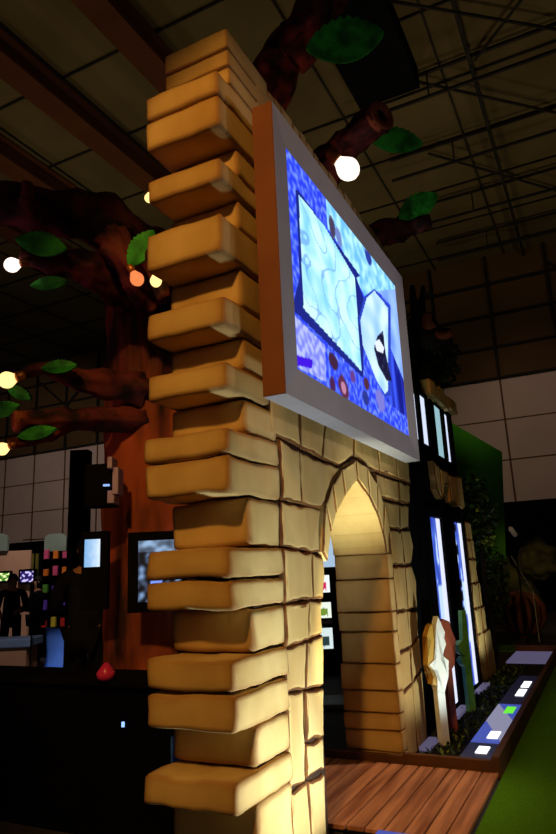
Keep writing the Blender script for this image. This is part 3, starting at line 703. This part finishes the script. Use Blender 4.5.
# totem
TT = empty('display_totem', at(78, 690, 6.1), 'tall dark navy display column left of the tree trunk', 'display stand')
c = at(72, 690, 6.1); M = Matrix.Translation((c.x, c.y, 0)) @ Matrix.Rotation(FACE, 4, 'Z'); hh = at(77, 449, 6.1).z+.1
b = bmesh.new(); box(b, -.095, .1, 0, .14, 0, hh, .01, M=M); link('column', b, NAVY, TT)
b = bmesh.new(); box(b, -.22, .22, -.12, .3, 0, .03, .008, M=M); link('base', b, BLACK, TT)
c = at(106, 676, 4.1)
b = bmesh.new(); lathe(b, (c.x, c.y, .92), [(.03, 0), (.055, .02), (.06, .05), (.03, .09), (.012, .11)], 16); o = link('glass_ornament', b, PINK, None, True); o.location = (0, 0, 0); tag(o, 'small magenta ornament standing on the dark counter by the trunk', 'ornament')

# ------------------------------------------------------------------ people
def skinned(name, verts, edges, rads, mt, parent, sub=2):
    me = bpy.data.meshes.new(name); me.from_pydata(verts, edges, []); o = bpy.data.objects.new(name, me); COL.objects.link(o); o.parent = parent
    me.materials.append(mt)
    sm = o.modifiers.new('skin', 'SKIN'); sm.use_smooth_shade = True
    for i, r in enumerate(rads):
        me.skin_vertices[0].data[i].radius = r if isinstance(r, tuple) else (r, r)
    me.skin_vertices[0].data[0].use_root = True
    s = o.modifiers.new('sub', 'SUBSURF'); s.levels = s.render_levels = sub
    return o
def person(loc, rz, h, label, jacket, trousers, pose, group=None):
    k = h/1.78; o = empty('person', loc, label, 'person', group, rz)
    S_ = lambda p: tuple(x*k for x in p)
    # local -y is the way the person faces
    el, hl, er, hr = pose['el'], pose['hl'], pose['er'], pose['hr']
    J = [(0, 0, .96), (0, .01, 1.12), (0, .02, 1.32), (0, .01, 1.46), (0, 0, 1.53), (0, -.015, 1.61), (0, -.02, 1.70),
         (-.19, .01, 1.43), el, hl, (.19, .01, 1.43), er, hr,
         (-.1, 0, .92), (-.11, -.02, .5), (-.12, .03, .08), (-.13, -.12, .04), (.1, 0, .92), (.11, -.02, .5), (.12, .03, .08), (.13, -.12, .04)]
    E_ = [(0, 1), (1, 2), (2, 3), (3, 4), (4, 5), (5, 6), (3, 7), (7, 8), (8, 9), (3, 10), (10, 11), (11, 12), (0, 13), (13, 14), (14, 15), (15, 16), (0, 17), (17, 18), (18, 19), (19, 20)]
    R_ = [(.15, .11), (.14, .1), (.16, .11), (.1, .08), .055, (.078, .092), (.07, .085), .065, .046, .034, .065, .046, .034, .09, .06, .042, .035, .09, .06, .042, .035]
    skinned('body', [S_(p) for p in J], E_, [(r[0]*k, r[1]*k) if isinstance(r, tuple) else r*k for r in R_], SKIN, o)
    def lerp(a, c, t): return tuple(x+(y-x)*t for x, y in zip(a, c))
    Jj = [(0, 0, .84), (0, .01, 1.12), (0, .02, 1.32), (0, .01, 1.45), (0, .005, 1.5), (-.2, .01, 1.43), el, lerp(el, hl, .86), (.2, .01, 1.43), er, lerp(er, hr, .86)]
    skinned('jacket', [S_(p) for p in Jj], [(0, 1), (1, 2), (2, 3), (3, 4), (3, 5), (5, 6), (6, 7), (3, 8), (8, 9), (9, 10)], [(r[0]*k, r[1]*k) if isinstance(r, tuple) else r*k for r in [(.18, .13), (.17, .125), (.185, .13), (.12, .1), .075, .085, .065, .05, .085, .065, .05]], jacket, o)
    skinned('trousers', [S_(p) for p in J[:1]+J[13:16]+J[17:20]], [(0, 1), (1, 2), (2, 3), (0, 4), (4, 5), (5, 6)], [(r[0]*k, r[1]*k) if isinstance(r, tuple) else r*k for r in [(.165, .125), .1, .075, .06, .1, .075, .06]], trousers, o)
    def add(name, fn, mt):
        b = bmesh.new(); fn(b)
        for v in b.verts: v.co *= k
        q = link(name, b, mt, None, True); q.parent = o; return q
    def hair(b):
        bmesh.ops.create_icosphere(b, subdivisions=3, radius=1)
        for v in b.verts:
            p = v.co.copy(); v.co = Vector((p.x*.092, .005+p.y*.108, 1.685+p.z*.105))
            if p.y < -.35 and p.z < .45: v.co.y = max(v.co.y, -.04); v.co.z = max(v.co.z, 1.72)
            if p.z < -.6: v.co.z = 1.685-.065-.1*(p.y > -.2)
    add('hair', hair, HAIR)
    def face(b):
        lathe(b, (0, -.105, 1.655), [(.016, 0), (.012, .02), (.005, .05)], 8)
    add('nose', face, SKIN)
    for s in (-1, 1): add('ear', lambda b: lathe(b, (s*.085, 0, 1.64), [(.012, 0), (.018, .025), (.01, .05)], 8), SKIN)
    for hn, e in ((hl, el), (hr, er)):
        d = (Vector(hn)-Vector(e)).normalized(); base = Vector(hn); sd = d.cross(Vector((0, 1, .3))).normalized()
        def hand(b):
            tube(b, [base-d*.02, base+d*.04, base+d*.08], [.028, .036, .032], 10)
            for q in range(4):
                p0 = base+d*.075+sd*(.024-.016*q); L = (.06, .07, .065, .05)[q]; cu = Vector((0, -.35, -.3))
                tube(b, [p0, p0+d*L*.5, p0+(d+cu*.5).normalized()*L], [.009, .009, .007], 7)
            tube(b, [base+d*.02+sd*.03, base+d*.05+sd*.055, base+d*.085+sd*.055], [.011, .01, .008], 7)
        add('hand', hand, SKIN)
    return o
D1 = 5.5
c = at(85, 690, D1)
pl_ = bmesh.new(); box(pl_, -1.1, .9, -.35, .5, 0, .13, .01, M=Matrix.Translation((c.x, c.y, 0)) @ Matrix.Rotation(FACE, 4, 'Z'))
o = link('floor_platform', pl_, BLACK); tag(o, 'low black platform behind the counter under the standing person', 'platform')
person((c.x, c.y, .13), FACE+PI, 1.80, 'person in dark navy clothes seen from behind in front of the tree', CLOTH, JEANS,
       dict(el=(-.24, -.04, 1.14), hl=(-.2, -.16, .9), er=(.3, -.02, 1.16), hr=(.2, -.3, 1.12)))
c = at(9, 660, 11.5)
person((c.x, c.y, 0), FACE+.4, 1.72, 'person in dark clothes standing behind the far beige counter', CLOTH, JEANS, dict(el=(-.26, 0, 1.14), hl=(-.2, -.2, 1.05), er=(.26, 0, 1.14), hr=(.1, -.26, 1.1)), None)
c = at(34, 660, 12.2)
person((c.x, c.y, 0), FACE-.9, 1.66, 'person in black with raised orange lit hands beside the product shelf', JEANS, JEANS, dict(el=(-.24, -.1, 1.12), hl=(-.12, -.3, 1.2), er=(.24, -.1, 1.12), hr=(.1, -.34, 1.15)), None)

# ------------------------------------------------------------------ far stand on the left
def simple(name, rect, Dp, th, mt, label, cat, bev=.01, group=None, back=0):
    b = bmesh.new(); pxbox(b, *rect, Dp, th, bev, back); o = link(name, b, mt); return tag(o, label, cat, group)
def to_floor(rect, Dp, th, mt, name, label, cat, bev=.01):
    x0_, y0_, x1_ = rect; c = at((x0_+x1_)/2, y0_, Dp); w = (x1_-x0_)*Dp/FOC; M = Matrix.Translation((c.x, c.y, 0)) @ Matrix.Rotation(FACE, 4, 'Z')
    b = bmesh.new(); box(b, -w/2, w/2, 0, th, 0, c.z, bev, M=M); o = link(name, b, mt); return tag(o, label, cat)
to_floor((-14, 551, 31), 14.5, .08, BEIGE, 'stand_wall', 'pink beige partition wall of the far stand on the left', 'partition')
to_floor((30, 553, 68), 14.6, .08, mat('olive_graphic', (120, 116, 44), (40, 40, 20), 2.5, .8), 'stand_wall', 'olive green printed partition behind the product shelf', 'partition')
c = at(13, 650, 10.6); M = Matrix.Translation((c.x, c.y, 0)) @ Matrix.Rotation(FACE, 4, 'Z')
RC = empty('reception_counter', (c.x, c.y, 0), 'brown fronted reception counter with blue lit top at far left', 'counter')
zt = at(13, 639, 10.6).z
b = bmesh.new(); box(b, -.75, .22, 0, .5, 0, zt-.14, .01, M=M); link('front', b, BEIGE, RC)
b = bmesh.new(); box(b, -.78, .3, -.05, .55, zt-.14, zt, .02, M=M); link('top', b, PLASTIC, RC)
# rounded fascia signs on a rail
for x0_, x1_, lab in ((-10, 7, 'rounded grey green hanging sign at the left picture edge'), (44, 66, 'rounded grey green hanging sign left of the dark column')):
    c = at((x0_+x1_)/2, 551, 14.4); w = (x1_-x0_)*14.4/FOC; h = 17*14.4/FOC; M = Matrix.Translation(c) @ Matrix.Rotation(FACE, 4, 'Z'); r = .13
    o = empty('fascia_sign', c, lab, 'sign', 'grey green signs over the far stand')
    b = bmesh.new(); pts = [(-w/2, 0), (w/2, 0)]
    for k in range(7): a = PI/2*k/6; pts.append((w/2-r+r*math.cos(a), h-r+r*math.sin(a)))
    for k in range(7): a = PI/2+PI/2*k/6; pts.append((-w/2+r+r*math.cos(a), h-r+r*math.sin(a)))
    f_ = [b.verts.new(M @ Vector((x, 0, z))) for x, z in pts]; g_ = [b.verts.new(M @ Vector((x, .1, z))) for x, z in pts]
    b.faces.new(f_); b.faces.new(g_[::-1])
    for k in range(len(pts)): b.faces.new((f_[k], g_[k], g_[(k+1) % len(pts)], f_[(k+1) % len(pts)]))
    link('sign_board', b, FASCIA, o)
    b = bmesh.new(); tube(b, [M @ Vector((-w/2, .05, .28)), M @ Vector((-w/2-.5, .05, .28))], .015, 6); link('rail', b, STEEL, o)
def im3(s, t):
    n = noise.noise(Vector((s*5, t*4, 2))); return (210, 200, 255) if n > .18 else (30, 16, 90)
def im4(s, t):
    n = noise.noise(Vector((s*4, t*5, 9))); return (235, 245, 170) if n > .05 else (50, 120, 30)
screen_on('stand_screen', 18, 569, 36, 584, 14.2, 'small screen with violet white picture on the far stand', im3, (2, 2, 2, 2), nx=20, ny=16)
screen_on('stand_screen', -8, 571, 11, 583, 14.2, 'small screen with green and white picture at far left', im4, (2, 2, 2, 2), nx=20, ny=16)
# product shelf with coloured packs
c = at(52, 625, 13.4); M = Matrix.Translation((c.x, c.y, 0)) @ Matrix.Rotation(FACE, 4, 'Z')
PS = empty('product_shelf', (c.x, c.y, 0), 'black shelf stand with small coloured packs on the far stand', 'shelf')
b = bmesh.new()
for sx in (-.34, .3): box(b, sx, sx+.04, 0, .3, 0, 2.15, M=M)
link('upright', b, BLACK, PS)
sz = (.6, .95, 1.3, 1.65, 2.0)
for z in sz:
    b = bmesh.new(); box(b, -.34, .34, 0, .3, z, z+.025, M=M); link('shelf_board', b, BLACK, PS)
b = bmesh.new(); box(b, -.34, .34, .3, .32, .0, 2.15, M=M); link('back_panel', b, BLACK, PS)
cols = [('red', (220, 50, 40)), ('orange', (240, 130, 40)), ('violet', (110, 70, 210)), ('yellow', (220, 200, 60)), ('pink', (230, 90, 140)), ('green', (90, 160, 60))]
names = ['lowest', 'second', 'middle', 'fourth', 'top']; wh = ['left', 'centre', 'right']
PK = {n: mat('pack_'+n, c_, None, 6, .5) for n, c_ in cols}
for j, z in enumerate(sz):
    for i in range(3):
        n = cols[(j*2+i*3+j//2) % 6][0]; x = -.2+i*.2
        b = bmesh.new(); box(b, x-.05, x+.05, .05, .14, z+.026, z+.026+(.14, .2, .17)[(i+j) % 3], .008, M=M); o = link('product_pack', b, PK[n])
        tag(o, '%s pack at the %s of the %s shelf board on the far black stand' % (n, wh[i], names[j]), 'pack', 'packs on the far shelf')
# floor lamp pole and plastic chair
c = at(29, 690, 10.2)
LP = empty('pole_stand', (c.x, c.y, 0), 'thin black pole stand beside the beige reception counter', 'stand')
b = bmesh.new(); tube(b, [(c.x, c.y, .02), (c.x, c.y, at(29, 548, 10.2).z)], .012, 8); link('pole', b, BLACK, LP)
b = bmesh.new(); lathe(b, (c.x, c.y, 0), [(.16, 0), (.16, .015), (.02, .03)], 18); link('base', b, BLACK, LP)
c = at(56, 683, 7.2); M = Matrix.Translation((c.x, c.y, 0)) @ Matrix.Rotation(FACE+.25, 4, 'Z'); zt = at(56, 630, 7.2).z
CH = empty('plastic_chair', (c.x, c.y, 0), 'pale blue lit plastic chair beyond the counter', 'chair')
def shell(b):
    N = 10; rows = []
    prof = [(.11, -.22, zt*.52), (.13, -.2, zt*.56), (.14, .12, zt*.58), (.135, .18, zt*.62), (.13, .2, zt*.75), (.145, .21, zt*.9), (.15, .22, zt)]
    for w_, y_, z_ in prof: rows.append([b.verts.new(M @ Vector((w_*(2*k/N-1), y_-.05*(1-abs(2*k/N-1)**2)*0+.03*(2*k/N-1)**2*-1, z_+.03*(2*k/N-1)**4))) for k in range(N+1)])
    for p, q in zip(rows, rows[1:]):
        for k in range(N): b.faces.new((p[k], p[k+1], q[k+1], q[k]))
    bmesh.ops.solidify(b, geom=b.faces[:], thickness=.02)
b = bmesh.new(); shell(b); link('seat_shell', b, PLASTIC, CH, True)
b = bmesh.new(); box(b, -.13, .13, -.2, .14, 0, zt*.5, .02, M=M); link('front_panel', b, PLASTIC, CH)

# ------------------------------------------------------------------ display seen through the arch
c = at(333, 700, 9.6); M = Matrix.Translation((c.x, c.y, 0)) @ Matrix.Rotation(FACE, 4, 'Z')
AR = empty('picture_stand', (c.x, c.y, 0), 'black stand of glowing framed pictures seen through the arch', 'display stand')
k = 9.6/FOC
b = bmesh.new(); z_of = lambda y: at(333, y, 9.6).z
box(b, -.22, .35, 0, .1, 0, z_of(569), .01, M=M); link('board', b, BLACK, AR)
for (ya, yb, cc, blot) in ((575, 593, (232, 240, 238), (200, 30, 90)), (603, 619, (228, 238, 222), (110, 140, 50)), (629, 650, (205, 222, 222), (40, 60, 60))):
    def imp(s, t, cc=cc, blot=blot): return blot if (abs(t-.38) < .22+.1*noise.noise(Vector((s*6, t*5, ya))) and s < .75) else cc
    e0 = M @ Vector((-.14, -.004, z_of(yb))); e1 = M @ Vector((.055, -.004, z_of(yb))); e2 = M @ Vector((-.14, -.004, z_of(ya)))
    paint('picture', AR, 16, 16, e0, e1-e0, e2-e0, imp, SCR)
b = bmesh.new(); box(b, -.14, .06, -.03, 0, z_of(625), z_of(622), M=M); link('ledge', b, FRAME, AR)
c = at(331, 566, 10.2)
o = simple('light_banner', (322, 535, 338, 567), 10.2, .05, glow('pale_banner', (170, 196, 222), 1.0), 'pale lit banner above the picture stand behind the arch', 'banner', 0)
c = at(336, 725, 7.2)
b = bmesh.new(); M = Matrix.Translation((c.x, c.y, 0)) @ Matrix.Rotation(FACE, 4, 'Z'); box(b, -.35, .25, 0, .6, 0, at(336, 702, 7.4).z, .02, M=M)
o = link('low_plinth', b, mat('slate_blue_laminate', (128, 142, 170), (110, 124, 152), 2, .5)); tag(o, 'low slate blue plinth on the floor behind the arch', 'plinth')

# ------------------------------------------------------------------ right background
def slope_panel(b):
    pts = [(447, 420), (502, 452), (506, 560), (447, 560)]; D_ = 15
    A = [at(x, y, D_) for x, y in pts]; n = Vector((FW.x, FW.y, 0)).normalized()*.12
    f_ = [b.verts.new(p) for p in A]; g_ = [b.verts.new(p+n) for p in A]; b.faces.new(f_); b.faces.new(g_[::-1])
    for k in range(4): b.faces.new((f_[k], g_[k], g_[(k+1) % 4], f_[(k+1) % 4]))
GP = empty('green_partition', at(476, 640, 15), 'tall green partition with sloping top behind the shrub', 'partition')
b = bmesh.new(); slope_panel(b); link('panel', b, GREENP, GP)
b = bmesh.new()
for x in (452, 500): p = at(x, 560, 15.06); tube(b, [(p.x, p.y, 0), (p.x, p.y, p.z+.1)], .04, 8)
link('post', b, BLACK, GP)
c = at(512, 640, 15)
RK = empty('rock_prop', (c.x, c.y, 0), 'dim olive boulder prop at the right background', 'boulder')
def rk(b):
    for (x, y, rx, rz, ry) in ((500, 585, .5, .75, .5), (538, 560, .55, .5, .5), (522, 610, .75, .8, .5)):
        q = at(x, y, 16.2); r = bmesh.ops.create_icosphere(b, subdivisions=4, radius=1)
        for v in r['verts']:
            d = 1+.25*noise.noise(v.co*2+Vector((x, 0, 0)))+.1*noise.noise(v.co*5); v.co = Vector((q.x+v.co.x*rx*d, q.y+v.co.y*ry*d, q.z+v.co.z*rz*d))
    q = at(520, 640, 16.4); box(b, q.x-.6, q.x+.6, q.y-.5, q.y+.5, 0, 1.0)
b = bmesh.new(); rk(b); link('boulder_mass', b, ROCK, RK, True)
c = at(526, 650, 13.2); zc = at(526, 612, 13.2).z
RB_ = empty('ribbed_basket', (c.x, c.y, 0), 'brown ribbed pumpkin shaped prop on a stem beside the boulder', 'prop')
def rib(b):
    for k in range(14):
        a = 2*PI*k/14; tube(b, [(c.x+math.cos(a)*r, c.y+math.sin(a)*r, zc+z) for r, z in ((.1, -.42), (.3, -.38), (.45, -.15), (.45, .1), (.3, .3), (.08, .36))], .05, 8)
b = bmesh.new(); rib(b); link('ribs', b, RIBBED, RB_, True)
b = bmesh.new(); tube(b, [(c.x, c.y, 0), (c.x, c.y, zc-.35)], [.1, .07], 10); link('stem', b, RIBBED, RB_, True)
b = bmesh.new(); lathe(b, (c.x, c.y, zc), [(.05, -.38), (.26, -.34), (.4, -.12), (.4, .08), (.25, .27), (.05, .33)], 20); link('inner_shell', b, BARKD, RB_, True)
b = bmesh.new(); tube(b, [at(511, 556, 12.6), at(533, 592, 12.6)], .012, 6); tube(b, [at(533, 592, 12.6), (at(533, 592, 12.6).x, at(533, 592, 12.6).y, 0)], .012, 6)
o = link('boom_pole', b, mat('grey_metal_pole', (170, 176, 180), None, 4, .4, metal=.3)); tag(o, 'thin pale slanting pole before the boulder prop', 'pole')
b = bmesh.new(); c = at(513, 532, 12.2); lathe(b, c, [(.03, -.1), (.05, -.08), (.05, .08), (.02, .12)], 10, Vector((-.4, .3, .6)))
o = link('spot_lamp', b, mat('pale_lamp_body', (210, 210, 215), None, 4, .4), None, True); tag(o, 'small pale spot lamp above the olive boulder prop', 'lamp')
b = bmesh.new(); tube(b, [c+Vector((.05, 0, -.06)), (c.x+.05, c.y, 0)], .012, 6); q = link('lamp_stand', b, BLACK, o)

# ================================================================== LIGHT
wd = bpy.data.worlds.new('hall'); SC.world = wd; wd.use_nodes = True
bg = wd.node_tree.nodes['Background']; bg.inputs['Color'].default_value = (1.0, .8, .62, 1); bg.inputs['Strength'].default_value = .04
def lamp(kind, loc, target, power, color, size=.1, angle=60, blend=.5, name='lamp'):
    l = bpy.data.lights.new(name, kind); l.energy = power; l.color = color
    if kind == 'SPOT': l.spot_size = math.radians(angle); l.spot_blend = blend; l.shadow_soft_size = size
    elif kind == 'AREA': l.shape = 'DISK'; l.size = size
    else: l.shadow_soft_size = size
    o = bpy.data.objects.new(name, l); COL.objects.link(o); o.location = loc
    if target is not None: o.rotation_euler = (Vector(target)-Vector(loc)).to_track_quat('-Z', 'Y').to_euler()
    return o
# warm stand spot high on the left, on the tower end
lamp('SPOT', (-2.6, .3, 6.2), (2.9, .95, 2.65), 1000, (1, .53, .12), .2, 46, .45)
# cool white uplights at the foot of the wall
lamp('SPOT', (3.35, .62, .1), (3.5, 1.68, .9), 185, (.78, .96, 1), .06, 100, .8)
lamp('SPOT', (3.3, 1.2, .2), (4.95, 1.9, 2.2), 420, (.9, .98, .7), .05, 34, .9)
lamp('SPOT', (5.6, .6, .3), (5.95, 1.68, 1.2), 50, (.8, .96, .95), .05, 90, .6)
lamp('SPOT', (8.6, .95, .2), (9.5, 1.68, 1.3), 60, (.8, .98, .9), .05, 80, .6)
# fill spot added in front to lift the picture frame
lamp('SPOT', (6.5, -4.5, 3.2), (4.5, 1.43, 3.4), 250, (.92, .86, .95), .2, 34, .4)
# red and violet stand spots on the tree
lamp('SPOT', (1.2, 4.4, .6), (4.3, 3.5, 1.9), 25, (1, .34, .13), .15, 50, .7)
lamp('SPOT', (2.0, 5.6, .8), (3.9, 3.6, 4.4), 44, (.8, .12, .4), .15, 50, .6)
lamp('SPOT', (4.9, 2.3, 4.0), (5.4, 2.8, 5.6), 40, (1, .35, .16), .1, 100, .8)  # extra spot hidden behind the wall, added to brighten the upper limbs
# hall floodlights on the far wall and a spot on the deck
lamp('SPOT', (14, 1, 9.5), (22, 1.6, 5.2), 330, (1, .72, .62), .3, 60, .8)
lamp('SPOT', (12, 16, 9.5), (22, 24, 5.2), 1000, (1, .85, .75), .3, 70, .8)
lamp('SPOT', (7.5, -2.5, 6.5), (4.7, 1.75, 0), 1000, (1, .76, .55), .2, 17, .8)
for x, y in ((5, 7), (11, 1.5), (11, 10), (16, 5), (17, -3), (6, 14)):
    lamp('SPOT', (x, y, 6.9), (x, y, 12), 140, (1, .8, .5), .4, 160, .6, 'ceiling_fill')  # unseen upward spots added to brighten the roof
lamp('SPOT', at(470, 385, 12.8), at(470, 405, 15), 70, (.9, 1, .4), .1, 60, 1)  # from here on, spots added to brighten the dim background things
lamp('SPOT', at(545, 500, 12), at(520, 600, 15.5), 90, (1, .75, .4), .1, 50, .9)
lamp('SPOT', at(30, 470, 9.2), at(10, 662, 10.6), 70, (1, .8, .66), .1, 30, .7)
c = at(40, 330, 11.5); lamp('SPOT', c, at(22, 600, 14.3), 420, (1, .82, .7), .2, 45, .6)
lamp('SPOT', at(-40, 560, 6.6), at(58, 655, 7.2), 90, (.4, .6, 1), .1, 30, .6)

SC.view_settings.view_transform = 'Standard'; SC.view_settings.look = 'None'
SC.view_settings.exposure = 0; SC.view_settings.gamma = 1; SC.view_settings.use_curve_mapping = False
